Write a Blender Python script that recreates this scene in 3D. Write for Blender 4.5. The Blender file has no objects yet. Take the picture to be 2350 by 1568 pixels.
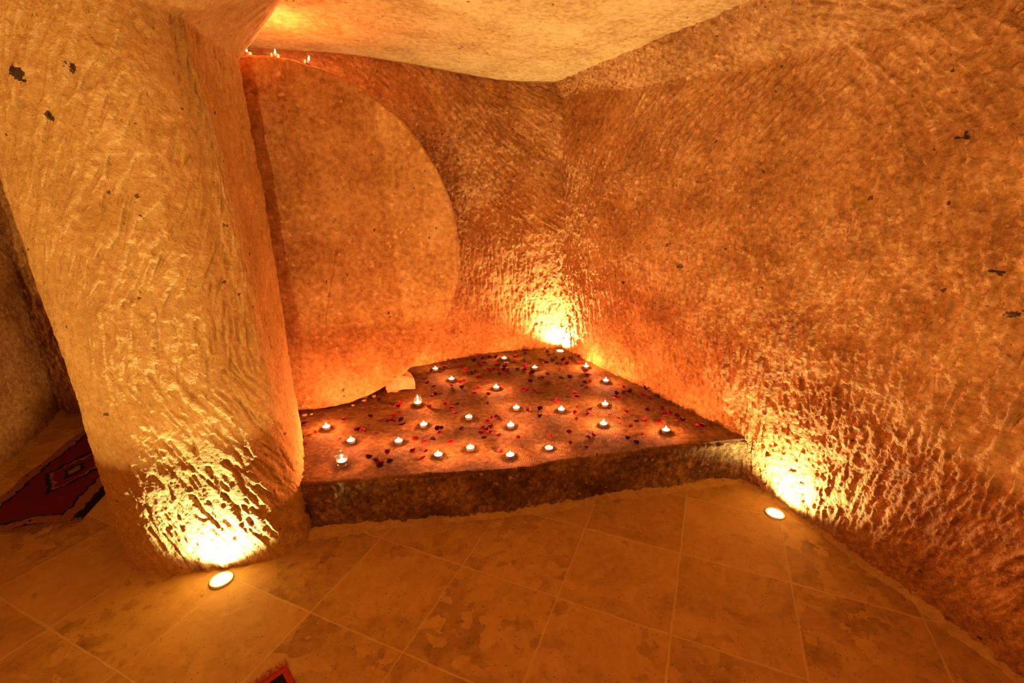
import bpy, math, random
import numpy as np
from mathutils import Vector, Matrix

SC = bpy.context.scene
COL = SC.collection
random.seed(7)
RNG = np.random.default_rng(11)
PI = math.pi

# ------------------------------------------------------------------ render look
SC.view_settings.view_transform = 'Standard'
SC.view_settings.look = 'None'
SC.view_settings.gamma = 1.0
SC.view_settings.exposure = -0.18
SC.view_settings.use_curve_mapping = False
SC.render.engine = 'CYCLES'
SC.cycles.max_bounces = 4
SC.cycles.diffuse_bounces = 3
SC.cycles.use_adaptive_sampling = True
SC.cycles.adaptive_threshold = 0.13
SC.cycles.adaptive_min_samples = 16
SC.cycles.use_light_tree = True
SC.cycles.glossy_bounces = 2
SC.cycles.transmission_bounces = 4
SC.cycles.transparent_max_bounces = 12
SC.cycles.sample_clamp_indirect = 6.0
SC.cycles.sample_clamp_direct = 0.0
SC.cycles.use_denoising = True
SC.cycles.caustics_reflective = False
SC.cycles.caustics_refractive = False

# ------------------------------------------------------------------ helpers
def tag(o, label=None, cat=None, group=None, kind=None):
    if label: o['label'] = label
    if cat: o['category'] = cat
    if group: o['group'] = group
    if kind: o['kind'] = kind
    return o

def link(name, me, mat=None, parent=None):
    o = bpy.data.objects.new(name, me)
    COL.objects.link(o)
    if mat is not None:
        me.materials.clear(); me.materials.append(mat)
    if parent is not None: o.parent = parent
    return o

def empty(name, loc=(0, 0, 0), rz=0.0):
    o = bpy.data.objects.new(name, None)
    COL.objects.link(o)
    o.location = loc; o.rotation_euler = (0, 0, rz)
    o.empty_display_size = 0.05
    return o

def mesh_np(name, V, F, smooth=True):
    """V (n,3) array, F (m,4) quads array"""
    me = bpy.data.meshes.new(name)
    V = np.ascontiguousarray(V, dtype=np.float32); F = np.ascontiguousarray(F, dtype=np.int32)
    me.vertices.add(len(V)); me.vertices.foreach_set('co', V.ravel())
    m, k = F.shape
    me.loops.add(m * k); me.loops.foreach_set('vertex_index', F.ravel())
    me.polygons.add(m)
    me.polygons.foreach_set('loop_start', np.arange(0, m * k, k, dtype=np.int32))
    me.polygons.foreach_set('loop_total', np.full(m, k, dtype=np.int32))
    me.update(calc_edges=True)
    me.validate()
    if smooth: me.polygons.foreach_set('use_smooth', np.ones(len(me.polygons), dtype=bool))
    return me

def grid_faces(nu, nv, closed=False):
    i = np.arange(nu if closed else nu - 1); j = np.arange(nv - 1)
    I, J = np.meshgrid(i, j, indexing='ij')
    I2 = (I + 1) % nu
    a = I * nv + J; b = I2 * nv + J; c = I2 * nv + J + 1; d = I * nv + J + 1
    return np.stack([a.ravel(), b.ravel(), c.ravel(), d.ravel()], 1)

def mesh_py(name, verts, faces, smooth=True):
    me = bpy.data.meshes.new(name)
    me.from_pydata([tuple(v) for v in verts], [], faces); me.update()
    if smooth:
        for p in me.polygons: p.use_smooth = True
    return me

def lathe(prof, n=32, cap0=True, cap1=True, ribs=0, rib_amp=0.0):
    """prof: list of (r, z) revolve about Z"""
    V = []; F = []
    for (r, z) in prof:
        for k in range(n):
            a = 2 * PI * k / n
            rr = r * (1 + (rib_amp * math.cos(ribs * a) if ribs else 0))
            V.append((rr * math.cos(a), rr * math.sin(a), z))
    for i in range(len(prof) - 1):
        for k in range(n):
            k2 = (k + 1) % n
            F.append((i * n + k, i * n + k2, (i + 1) * n + k2, (i + 1) * n + k))
    if cap0: F.append(tuple(range(n))[::-1])
    if cap1: F.append(tuple((len(prof) - 1) * n + k for k in range(n)))
    return V, F

# value noise ---------------------------------------------------------------
def vnoise(u, v, scale, seed):
    """smooth value noise in [-1,1]; u,v arrays in metres, scale = cell size"""
    r = np.random.default_rng(seed)
    T = r.uniform(-1, 1, (128, 128))
    x = u / scale; y = v / scale
    xi = np.floor(x).astype(int); yi = np.floor(y).astype(int)
    fx = x - xi; fy = y - yi
    fx = fx * fx * (3 - 2 * fx); fy = fy * fy * (3 - 2 * fy)
    a = T[xi % 128, yi % 128]; b = T[(xi + 1) % 128, yi % 128]
    c = T[xi % 128, (yi + 1) % 128]; d = T[(xi + 1) % 128, (yi + 1) % 128]
    return (a * (1 - fx) + b * fx) * (1 - fy) + (c * (1 - fx) + d * fx) * fy

def fbm(u, v, scale, seed, octs=4, gain=0.5):
    s = 0; a = 1
    for k in range(octs):
        s = s + a * vnoise(u, v, scale / (2 ** k), seed + k); a *= gain
    return s

def carve(Lu, Lv, res, strokes, ang, L=(0.07, 0.18), W=(0.02, 0.04), D=(0.004, 0.012), seed=1, dens=0.55):
    """pick-marked relief: every stroke gouges a shallow trough that ends in a chipped step"""
    r = np.random.default_rng(seed)
    nu = int(Lu / res) + 2; nv = int(Lv / res) + 2
    H = np.zeros((nu, nv), np.float32)
    n = int(strokes * Lu * Lv * dens)
    us = r.uniform(0, Lu, n); vs = r.uniform(0, Lv, n)
    for k in range(n):
        cu, cv = us[k], vs[k]
        a = ang(cu, cv) + r.normal(0, 0.10)
        l = r.uniform(*L); w = r.uniform(*W); d = r.uniform(*D)
        R = 0.5 * l + w
        i0 = max(0, int((cu - R) / res)); i1 = min(nu, int((cu + R) / res) + 2)
        j0 = max(0, int((cv - R) / res)); j1 = min(nv, int((cv + R) / res) + 2)
        if i1 <= i0 or j1 <= j0: continue
        U, Vv = np.meshgrid(np.arange(i0, i1) * res - cu, np.arange(j0, j1) * res - cv, indexing='ij')
        t = (U * math.cos(a) + Vv * math.sin(a)) / l + 0.5
        s = (-U * math.sin(a) + Vv * math.cos(a)) / w * 2
        s = s + 0.25 * np.sin(t * 5 + cu * 90)
        if r.random() < 0.6:
            if r.random() < 0.3: s = -s
            cross = np.where(np.abs(s) < 1, (0.25 + 0.375 * (1 + s)) * np.clip((1 - s) * 4.5, 0, 1) * np.clip((1 + s) * 2, 0, 1), -1)
        else: cross = 1 - s * s
        if r.random() < 0.7:
            along = np.clip(t, 0, 1) ** 0.8 * np.clip((1 - t) * 9, 0, 1)
        else:
            along = np.clip((1 - t), 0, 1) ** 0.8 * np.clip(t * 9, 0, 1)
        z = -d * cross * along
        z = np.where((t > 0) & (t < 1) & (cross > 0), z, 0)
        P = H[i0:i1, j0:j1]
        np.minimum(P, z + 0.25 * P, out=P)
    return H

def samp(H, u, v, res):
    x = np.clip(u / res, 0, H.shape[0] - 1.001); y = np.clip(v / res, 0, H.shape[1] - 1.001)
    i = x.astype(int); j = y.astype(int); fx = x - i; fy = y - j
    return (H[i, j] * (1 - fx) + H[i + 1, j] * fx) * (1 - fy) + (H[i, j + 1] * (1 - fx) + H[i + 1, j + 1] * fx) * fy

def resample(P, ts):
    """P (n,k) polyline -> catmull-rom through points, sampled at arclength list ts (metres) ; returns pts,total"""
    P = np.asarray(P, float)
    Q = []
    n = len(P)
    for i in range(n - 1):
        p0 = P[i - 1] if i > 0 else 2 * P[0] - P[1]
        p1, p2 = P[i], P[i + 1]
        p3 = P[i + 2] if i + 2 < n else 2 * P[-1] - P[-2]
        for t in np.linspace(0, 1, 24, endpoint=False):
            Q.append(0.5 * ((2 * p1) + (p2 - p0) * t + (2 * p0 - 5 * p1 + 4 * p2 - p3) * t * t + (3 * p1 - p0 - 3 * p2 + p3) * t ** 3))
    Q.append(P[-1]); Q = np.array(Q)
    dd = np.linalg.norm(np.diff(Q[:, :2] if Q.shape[1] > 3 else Q, axis=0), axis=1)
    s = np.concatenate([[0], np.cumsum(dd)])
    if ts is None: return s[-1]
    return np.stack([np.interp(ts, s, Q[:, k]) for k in range(Q.shape[1])], 1)

def curve_len(P): return resample(P, None)

def normals(S):
    du = np.gradient(S, axis=0); dv = np.gradient(S, axis=1)
    N = np.cross(du, dv)
    return N / (np.linalg.norm(N, axis=2, keepdims=True) + 1e-9)

def spots(me, pts, mat):
    n = len(me.polygons); c = np.empty(n * 3, np.float32); me.polygons.foreach_get('center', c); c = c.reshape(-1, 3)
    mi = np.zeros(n, np.int32); me.polygons.foreach_get('material_index', mi)
    wob = 0.007 * vnoise(c[:, 0] + c[:, 1] + 9, c[:, 2] + 9, 0.009, 77) + 0.003 * vnoise(c[:, 0] + 9, c[:, 2] + 9, 0.005, 78)
    idx = len(me.materials); me.materials.append(mat)
    for (x, y, z, r) in pts:
        d = np.sqrt((c[:, 0] - x) ** 2 + 0.15 * (c[:, 1] - y) ** 2 + (c[:, 2] - z) ** 2) + wob
        mi[d < r] = idx
    me.polygons.foreach_set('material_index', mi)

# ------------------------------------------------------------------ materials
def new_mat(name):
    m = bpy.data.materials.new(name); m.use_nodes = True
    nt = m.node_tree; nt.nodes.clear()
    return m, nt

def N(nt, typ, **kw):
    n = nt.nodes.new(typ)
    for k, v in kw.items():
        if k.startswith('i_'):
            key = k[2:].replace('_', ' ')
            n.inputs[key].default_value = v
        else: setattr(n, k, v)
    return n

def mixc(nt, fac, a, b, typ='MIX'):
    n = nt.nodes.new('ShaderNodeMix'); n.data_type = 'RGBA'; n.blend_type = typ
    for key, val in (('Factor', fac), ('A', a), ('B', b)):
        sock = [s for s in n.inputs if s.name == key and s.enabled and (s.type == ('RGBA' if key != 'Factor' else 'VALUE'))][0]
        if hasattr(val, 'is_output') or isinstance(val, bpy.types.NodeSocket): nt.links.new(val, sock)
        else: sock.default_value = val if key == 'Factor' else (*val, 1) if len(val) == 3 else val
    return [s for s in n.outputs if s.type == 'RGBA'][0]

def ramp(nt, fac, stops):
    n = nt.nodes.new('ShaderNodeValToRGB')
    el = n.color_ramp.elements
    while len(el) > 1: el.remove(el[-1])
    el[0].position = stops[0][0]; el[0].color = (*stops[0][1], 1)
    for p, c in stops[1:]:
        e = el.new(p); e.color = (*c, 1)
    nt.links.new(fac, n.inputs['Fac'])
    return n.outputs['Color']

def math_(nt, op, a, b=None, c=None, clamp=False):
    n = nt.nodes.new('ShaderNodeMath'); n.operation = op; n.use_clamp = clamp
    for i, v in enumerate((a, b, c)):
        if v is None: continue
        if isinstance(v, (int, float)): n.inputs[i].default_value = v
        else: nt.links.new(v, n.inputs[i])
    return n.outputs[0]

def noise(nt, vec, scale, detail=4, rough=0.55, dist=0.0):
    n = nt.nodes.new('ShaderNodeTexNoise')
    n.inputs['Scale'].default_value = scale; n.inputs['Detail'].default_value = detail
    n.inputs['Roughness'].default_value = rough; n.inputs['Distortion'].default_value = dist
    nt.links.new(vec, n.inputs['Vector'])
    return n.outputs['Fac']

def rock(name, c_dark, c_mid, c_light, bump=0.6, grain=1.0, speck=0.012, incl=0.5, ridge=None, chip=0.45):
    m, nt = new_mat(name)
    tc = N(nt, 'ShaderNodeTexCoord'); vec = tc.outputs['Object']
    big = noise(nt, vec, 4.0, 3, 0.6, 0.0)
    mid = noise(nt, vec, 38, 4, 0.7, 0.0)
    s = math_(nt, 'ADD', math_(nt, 'MULTIPLY', big, 0.42), math_(nt, 'MULTIPLY', mid, 0.58))
    col = ramp(nt, s, [(0.38, c_dark), (0.5, c_mid), (0.62, c_light)])
    # pale pumice inclusions
    vo = N(nt, 'ShaderNodeTexVoronoi', feature='F1'); vo.inputs['Scale'].default_value = 30
    dv = N(nt, 'ShaderNodeVectorMath', operation='ADD')
    nz = N(nt, 'ShaderNodeTexNoise'); nz.inputs['Scale'].default_value = 45
    nt.links.new(vec, nz.inputs['Vector'])
    sc = N(nt, 'ShaderNodeVectorMath', operation='SCALE'); sc.inputs['Scale'].default_value = 0.03
    nt.links.new(nz.outputs['Color'], sc.inputs[0]); nt.links.new(vec, dv.inputs[0]); nt.links.new(sc.outputs[0], dv.inputs[1])
    nt.links.new(dv.outputs[0], vo.inputs['Vector'])
    sep = N(nt, 'ShaderNodeSeparateColor'); nt.links.new(vo.outputs['Color'], sep.inputs[0])
    inc = math_(nt, 'MULTIPLY', math_(nt, 'LESS_THAN', vo.outputs['Distance'], 0.30), math_(nt, 'GREATER_THAN', sep.outputs[0], 0.82))
    col = mixc(nt, math_(nt, 'MULTIPLY', inc, incl), col, tuple(min(1, c * 1.25) for c in c_light))
    # dark volcanic specks and pits
    v2 = N(nt, 'ShaderNodeTexVoronoi', feature='F1'); v2.inputs['Scale'].default_value = 26
    nt.links.new(dv.outputs[0], v2.inputs['Vector'])
    sep2 = N(nt, 'ShaderNodeSeparateColor'); nt.links.new(v2.outputs['Color'], sep2.inputs[0])
    spk = math_(nt, 'MULTIPLY', math_(nt, 'LESS_THAN', v2.outputs['Distance'], 0.17), math_(nt, 'GREATER_THAN', sep2.outputs[1], 1 - speck * 4))
    v3 = N(nt, 'ShaderNodeTexVoronoi', feature='F1'); v3.inputs['Scale'].default_value = 75
    mpv = N(nt, 'ShaderNodeMapping'); mpv.inputs['Scale'].default_value = (1.0, 1.0, 0.55)
    nt.links.new(dv.outputs[0], mpv.inputs['Vector']); nt.links.new(mpv.outputs[0], v3.inputs['Vector'])
    sep3 = N(nt, 'ShaderNodeSeparateColor'); nt.links.new(v3.outputs['Color'], sep3.inputs[0])
    spk3 = math_(nt, 'MULTIPLY', math_(nt, 'LESS_THAN', v3.outputs['Distance'], 0.22), math_(nt, 'GREATER_THAN', sep3.outputs[2], 0.93))
    sp = math_(nt, 'MAXIMUM', spk, math_(nt, 'MULTIPLY', spk3, 0.6))
    col = mixc(nt, math_(nt, 'MULTIPLY', sp, 0.85), col, tuple(c * 0.22 for c in c_dark))
    bs = N(nt, 'ShaderNodeBsdfPrincipled')
    bs.inputs['Roughness'].default_value = 0.93
    bs.inputs['Specular IOR Level'].default_value = 0.12
    nt.links.new(col, bs.inputs['Base Color'])
    # relief
    hh = math_(nt, 'ADD', math_(nt, 'MULTIPLY', noise(nt, vec, 110, 3, 0.78), grain), math_(nt, 'MULTIPLY', v3.outputs['Distance'], chip))
    if ridge:
        mp = N(nt, 'ShaderNodeMapping'); mp.inputs['Rotation'].default_value = (0, 0, ridge[1])
        nt.links.new(vec, mp.inputs['Vector'])
        wv = N(nt, 'ShaderNodeTexWave', wave_type='BANDS', bands_direction='X')
        wv.inputs['Scale'].default_value = ridge[0]; wv.inputs['Distortion'].default_value = 2.2
        wv.inputs['Detail'].default_value = 2; wv.inputs['Detail Scale'].default_value = 0.6
        nt.links.new(mp.outputs[0], wv.inputs['Vector'])
        msk = noise(nt, vec, 7, 2, 0.5)
        hh = math_(nt, 'ADD', hh, math_(nt, 'MULTIPLY', wv.outputs['Fac'], math_(nt, 'MULTIPLY', msk, ridge[2])))
    bp = N(nt, 'ShaderNodeBump'); bp.inputs['Strength'].default_value = bump; bp.inputs['Distance'].default_value = 0.012
    nt.links.new(hh, bp.inputs['Height']); nt.links.new(bp.outputs[0], bs.inputs['Normal'])
    out = N(nt, 'ShaderNodeOutputMaterial'); nt.links.new(bs.outputs[0], out.inputs[0])
    return m

def plain(name, col, rough=0.5, metal=0.0, spec=0.5, **kw):
    m, nt = new_mat(name)
    tc = N(nt, 'ShaderNodeTexCoord')
    nn = noise(nt, tc.outputs['Object'], kw.get('nscale', 120), 3, 0.6)
    var = kw.get('var', 0.2)
    c = ramp(nt, nn, [(0.3, tuple(x * (1 - var) for x in col)), (0.7, tuple(min(1, x * (1 + var)) for x in col))])
    bs = N(nt, 'ShaderNodeBsdfPrincipled'); bs.inputs['Roughness'].default_value = rough
    bs.inputs['Metallic'].default_value = metal; bs.inputs['Specular IOR Level'].default_value = spec
    nt.links.new(c, bs.inputs['Base Color'])
    if kw.get('bump'):
        bp = N(nt, 'ShaderNodeBump'); bp.inputs['Strength'].default_value = kw['bump']; bp.inputs['Distance'].default_value = 0.001
        nt.links.new(nn, bp.inputs['Height']); nt.links.new(bp.outputs[0], bs.inputs['Normal'])
    if kw.get('sss'):
        bs.inputs['Subsurface Weight'].default_value = kw['sss']; bs.inputs['Subsurface Radius'].default_value = (0.01, 0.005, 0.003)
    out = N(nt, 'ShaderNodeOutputMaterial'); nt.links.new(bs.outputs[0], out.inputs[0])
    return m

def emis(name, col, st):
    m, nt = new_mat(name)
    e = N(nt, 'ShaderNodeEmission'); e.inputs['Color'].default_value = (*col, 1); e.inputs['Strength'].default_value = st
    out = N(nt, 'ShaderNodeOutputMaterial'); nt.links.new(e.outputs[0], out.inputs[0])
    return m

def glass_mat():
    m, nt = new_mat('clear_glass')
    fr = N(nt, 'ShaderNodeLayerWeight'); fr.inputs['Blend'].default_value = 0.35
    tr = N(nt, 'ShaderNodeBsdfTransparent'); tr.inputs['Color'].default_value = (0.95, 0.93, 0.9, 1)
    gl = N(nt, 'ShaderNodeBsdfGlossy'); gl.inputs['Roughness'].default_value = 0.12
    mx = N(nt, 'ShaderNodeMixShader')
    df = N(nt, 'ShaderNodeBsdfTranslucent'); df.inputs['Color'].default_value = (0.9, 0.85, 0.75, 1)
    mg = N(nt, 'ShaderNodeMixShader'); mg.inputs[0].default_value = 0.02
    nt.links.new(gl.outputs[0], mg.inputs[1]); nt.links.new(df.outputs[0], mg.inputs[2])
    nt.links.new(math_(nt, 'ADD', math_(nt, 'MULTIPLY', math_(nt, 'POWER', fr.outputs['Facing'], 2.0), 1.1), 0.07, clamp=True), mx.inputs[0])
    nt.links.new(tr.outputs[0], mx.inputs[1]); nt.links.new(mg.outputs[0], mx.inputs[2])
    out = N(nt, 'ShaderNodeOutputMaterial'); nt.links.new(mx.outputs[0], out.inputs[0])
    return m

def floor_mat():
    m, nt = new_mat('travertine_tiles')
    tc = N(nt, 'ShaderNodeTexCoord')
    mp = N(nt, 'ShaderNodeMapping', vector_type='TEXTURE')
    mp.inputs['Location'].default_value = (0.1585, 1.3509, 0)
    mp.inputs['Rotation'].default_value = (0, 0, math.radians(-23.34))
    mp.inputs['Scale'].default_value = (0.4052, 0.4052, 0.4052)
    nt.links.new(tc.outputs['Object'], mp.inputs['Vector'])
    obj = tc.outputs['Object']
    nz = N(nt, 'ShaderNodeTexNoise'); nz.inputs['Scale'].default_value = 14; nz.inputs['Detail'].default_value = 6
    nt.links.new(obj, nz.inputs['Vector'])
    cs = N(nt, 'ShaderNodeVectorMath', operation='SUBTRACT'); cs.inputs[1].default_value = (0.5, 0.5, 0.5)
    nt.links.new(nz.outputs['Color'], cs.inputs[0])
    sc = N(nt, 'ShaderNodeVectorMath', operation='SCALE'); sc.inputs['Scale'].default_value = 0.030
    nt.links.new(cs.outputs[0], sc.inputs[0])
    ad = N(nt, 'ShaderNodeVectorMath', operation='ADD'); nt.links.new(mp.outputs[0], ad.inputs[0]); nt.links.new(sc.outputs[0], ad.inputs[1])
    sx = N(nt, 'ShaderNodeSeparateXYZ'); nt.links.new(ad.outputs[0], sx.inputs[0])
    def edge(o):
        fr = math_(nt, 'FRACT', o)
        return math_(nt, 'MINIMUM', fr, math_(nt, 'SUBTRACT', 1.0, fr))
    e = math_(nt, 'MINIMUM', edge(sx.outputs[0]), edge(sx.outputs[1]))
    wid = noise(nt, obj, 5, 2, 0.5)
    gw = math_(nt, 'MULTIPLY_ADD', wid, 0.020, 0.002)
    g = math_(nt, 'SUBTRACT', 1.0, math_(nt, 'DIVIDE', e, gw), clamp=True)
    g = math_(nt, 'MULTIPLY', g, 1.9, clamp=True)
    fl = N(nt, 'ShaderNodeVectorMath', operation='FLOOR'); nt.links.new(ad.outputs[0], fl.inputs[0])
    wn = N(nt, 'ShaderNodeTexWhiteNoise'); nt.links.new(fl.outputs[0], wn.inputs['Vector'])
    # each tile gets its own patch of veining
    off = N(nt, 'ShaderNodeVectorMath', operation='SCALE'); off.inputs['Scale'].default_value = 7.0
    nt.links.new(wn.outputs['Color'], off.inputs[0])
    tv = N(nt, 'ShaderNodeVectorMath', operation='ADD'); nt.links.new(obj, tv.inputs[0]); nt.links.new(off.outputs[0], tv.inputs[1])
    st = noise(nt, tv.outputs[0], 3.6, 5, 0.66, 0.3)
    st2 = noise(nt, tv.outputs[0], 34, 4, 0.7)
    s = math_(nt, 'ADD', math_(nt, 'MULTIPLY', st, 0.65), math_(nt, 'MULTIPLY', st2, 0.35))
    s = math_(nt, 'ADD', s, math_(nt, 'MULTIPLY', math_(nt, 'SUBTRACT', wn.outputs['Value'], 0.5), 0.16))
    col = ramp(nt, s, [(0.30, (0.20, 0.090, 0.022)), (0.40, (0.33, 0.165, 0.045)), (0.50, (0.43, 0.225, 0.063)), (0.66, (0.52, 0.295, 0.09))])
    v3 = N(nt, 'ShaderNodeTexVoronoi', feature='F1'); v3.inputs['Scale'].default_value = 90
    nt.links.new(obj, v3.inputs['Vector'])
    sep3 = N(nt, 'ShaderNodeSeparateColor'); nt.links.new(v3.outputs['Color'], sep3.inputs[0])
    pit = math_(nt, 'MULTIPLY', math_(nt, 'LESS_THAN', v3.outputs['Distance'], 0.2), math_(nt, 'GREATER_THAN', sep3.outputs[2], 0.955))
    col = mixc(nt, math_(nt, 'MULTIPLY', pit, 0.8), col, (0.08, 0.05, 0.03))
    col = mixc(nt, math_(nt, 'MULTIPLY', g, 0.55), col, (0.62, 0.40, 0.18))
    bs = N(nt, 'ShaderNodeBsdfPrincipled'); nt.links.new(col, bs.inputs['Base Color'])
    bs.inputs['Roughness'].default_value = 0.62; bs.inputs['Specular IOR Level'].default_value = 0.22
    h = math_(nt, 'ADD', math_(nt, 'MULTIPLY', st2, 0.6), math_(nt, 'MULTIPLY', noise(nt, obj, 130, 2, 0.6), 0.3))
    h = math_(nt, 'SUBTRACT', h, pit)
    h = math_(nt, 'ADD', h, math_(nt, 'MULTIPLY', g, 0.5))
    # relative lippage between tiles
    h = math_(nt, 'ADD', h, math_(nt, 'MULTIPLY', wn.outputs['Value'], 0.3))
    bp = N(nt, 'ShaderNodeBump'); bp.inputs['Strength'].default_value = 0.55; bp.inputs['Distance'].default_value = 0.004
    nt.links.new(h, bp.inputs['Height']); nt.links.new(bp.outputs[0], bs.inputs['Normal'])
    out = N(nt, 'ShaderNodeOutputMaterial'); nt.links.new(bs.outputs[0], out.inputs[0])
    return m

M = {}
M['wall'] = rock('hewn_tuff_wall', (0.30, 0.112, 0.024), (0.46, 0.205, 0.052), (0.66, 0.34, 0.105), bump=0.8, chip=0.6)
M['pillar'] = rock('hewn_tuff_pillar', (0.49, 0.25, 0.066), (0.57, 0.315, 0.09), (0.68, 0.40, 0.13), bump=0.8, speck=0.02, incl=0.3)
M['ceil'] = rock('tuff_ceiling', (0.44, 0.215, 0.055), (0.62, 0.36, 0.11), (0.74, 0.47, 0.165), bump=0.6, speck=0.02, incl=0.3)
M['disc'] = rock('millstone_tuff', (0.32, 0.125, 0.030), (0.52, 0.245, 0.065), (0.68, 0.37, 0.125), bump=0.5, speck=0.016, incl=0.6, chip=0.3)
M['plat'] = rock('worn_tuff_platform', (0.17, 0.068, 0.013), (0.31, 0.135, 0.030), (0.48, 0.24, 0.065), bump=1.0, speck=0.006, incl=0.35, ridge=(60, 0.35, 0.9))
M['platf'] = rock('dark_front_tuff', (0.12, 0.052, 0.011), (0.25, 0.120, 0.030), (0.50, 0.28, 0.09), bump=1.0, speck=0.01, incl=0.8)  # darker stone colour for the platform's front face
M['mortar'] = rock('pale_mortar', (0.40, 0.22, 0.075), (0.50, 0.29, 0.11), (0.58, 0.36, 0.15), bump=0.5, speck=0.004, incl=0.0)
M['wedge'] = rock('red_tuff', (0.50, 0.20, 0.075), (0.64, 0.29, 0.12), (0.74, 0.38, 0.18), bump=0.25, speck=0.004, incl=0.0)
M['floor'] = floor_mat()
M['cinder'] = rock('dark_cinder_inclusion', (0.05, 0.025, 0.012), (0.10, 0.05, 0.02), (0.2, 0.1, 0.04), bump=1.0)

# ------------------------------------------------------------------ camera
H = 1.45
F_PX = 1063.4; PITCH = 0.31561; ROLL = -0.01292
cd = bpy.data.cameras.new('camera'); cam = bpy.data.objects.new('camera', cd); COL.objects.link(cam)
cp, sp_ = math.cos(PITCH), math.sin(PITCH)
Fw = Vector((0, cp, -sp_)); R0 = Vector((1, 0, 0)); U0 = Vector((0, sp_, cp))
cr, sr = math.cos(ROLL), math.sin(ROLL)
Rw = R0 * cr + U0 * sr; Uw = -R0 * sr + U0 * cr
mw = Matrix(((Rw.x, Uw.x, -Fw.x, 0), (Rw.y, Uw.y, -Fw.y, 0), (Rw.z, Uw.z, -Fw.z, H), (0, 0, 0, 1)))
cam.matrix_world = mw
cd.sensor_fit = 'HORIZONTAL'; cd.sensor_width = 36.0; cd.lens = F_PX / 2350 * 36.0
cd.clip_start = 0.02; cd.clip_end = 60
SC.camera = cam

# ------------------------------------------------------------------ room shell
def ceil_z(x, y):
    t = np.clip((-x + 0.1) / 1.1, 0, 1); t = t * t * (3 - 2 * t)
    return 2.15 + 0.075 * t + 0.012 * vnoise(x + 9, y + 9, 0.7, 5)

def make_wall(name, B, K, E, urange, res, ang, seed, vtop=None, amp=1.0, strokes=900, coarse_after=None, flip=False, big=0.018, mat='wall', marks=None, **kw):
    """loft: floor line B (x,y), knee line K (x,y,z), ceiling line E (x,y,z) - stations correspond"""
    n = len(B)
    St = np.array([[*B[i], *K[i], *E[i]] for i in range(n)], float)   # 8 columns
    Lt = curve_len(St)
    if coarse_after and coarse_after < Lt:
        us = np.concatenate([np.arange(0, coarse_after, res), np.arange(coarse_after, Lt, 0.03)])
    else: us = np.arange(0, Lt, res)
    S = resample(St, us)
    knee = 1.97; up = 0.26
    vs = np.arange(-0.03, knee + up + 0.12, res)
    P = np.zeros((len(us), len(vs), 3))
    b = S[:, 0:2]; k = S[:, 2:5]; e = S[:, 5:8]
    for j, v in enumerate(vs):
        t = v / knee
        low = np.concatenate([b + (k[:, :2] - b) * t, (k[:, 2:3] * t)], 1)
        s = (v - knee) / up
        high = k + (e - k) * s
        w = np.clip((v - knee) / 0.03 * 0.5 + 0.5, 0, 1)
        P[:, j] = low * (1 - w) + high * w if 0 < w < 1 else (high if w >= 1 else low)
    U, V = np.meshgrid(us, vs + 0.03, indexing='ij')
    Hm = carve(Lt if not coarse_after else min(Lt, coarse_after), vs[-1] + 0.06, res, strokes, ang, seed=seed, **kw)
    ln = carve(min(Lt, coarse_after or Lt), vs[-1] + 0.06, 0.0032, 170, ang, seed=seed + 1, L=(0.07, 0.22), W=(0.009, 0.017), D=(0.005, 0.011), dens=1)
    disp = amp * samp(Hm, U, V, res) + samp(ln, U, V, 0.0032) + big * fbm(U, V, 0.55, seed + 3, 3) + 0.0024 * fbm(U, V, 0.030, seed + 9, 4, 0.75)
    if coarse_after: disp = np.where(U > coarse_after, big * fbm(U, V, 0.55, seed + 3, 3), disp)
    Nn = normals(P)
    if flip: Nn = -Nn
    P = P + Nn * disp[..., None]
    Fc = grid_faces(len(us), len(vs))
    if flip: Fc = Fc[:, ::-1]
    me = mesh_np(name, P.reshape(-1, 3), Fc)
    o = link(name, me, M[mat])
    if marks: spots(me, marks, M['cinder'])
    return tag(o, kind='structure')

# right wall: from the far corner towards and past the camera
Brt = [(0.30, 3.66), (.40, 3.48), (.79, 2.80), (1.18, 2.06), (1.32, 1.73), (1.50, 1.17), (1.65, .5), (1.78, -.4), (1.80, -2.3)]
Krt = [(0.33, 3.62, 2.04), (.415, 3.45, 2.03), (.76, 2.83, 1.975), (1.17, 2.08, 1.945), (1.30, 1.75, 1.96), (1.46, 1.2, 1.98), (1.6, .5, 2.0), (1.7, -.4, 2.0), (1.72, -2.3, 2.0)]
Ert = [(0.22, 3.70, 2.15), (.29, 3.55, 2.15), (.60, 2.90, 2.155), (.95, 2.17, 2.16), (1.08, 1.82, 2.16), (1.25, 1.25, 2.17), (1.4, .5, 2.2), (1.5, -.4, 2.2), (1.5, -2.3, 2.2)]
def ang_right(u, v):
    a = PI / 2 + 0.08
    if v > 1.35: a -= 0.9 * min(1, (v - 1.35) / 0.5) * (1 if u < 2.0 else -0.9)
    elif u > 1.9: a -= 0.25 * math.sin(u * 2.1 + v * 3)
    if v < 0.5 and u > 2.0: a -= 0.35
    return a
make_wall('wall_right', Brt, Krt, Ert, None, 0.0038, ang_right, 21, strokes=1100, coarse_after=3.6, flip=True, marks=[(0.87, 2.624, 1.154, 0.011), (0.922, 2.531, 1.047, 0.012), (0.711, 2.913, 0.88, 0.010), (1.273, 1.794, 1.252, 0.010), (1.428, 1.351, 1.2, 0.010), (1.425, 1.358, 1.093, 0.010), (1.449, 1.288, 1.092, 0.012), (1.373, 1.507, 1.591, 0.012), (1.263, 1.822, 1.766, 0.008), (1.345, 1.587, 1.612, 0.009)], L=(0.06, 0.18), W=(0.018, 0.038), D=(0.006, 0.015))

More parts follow.
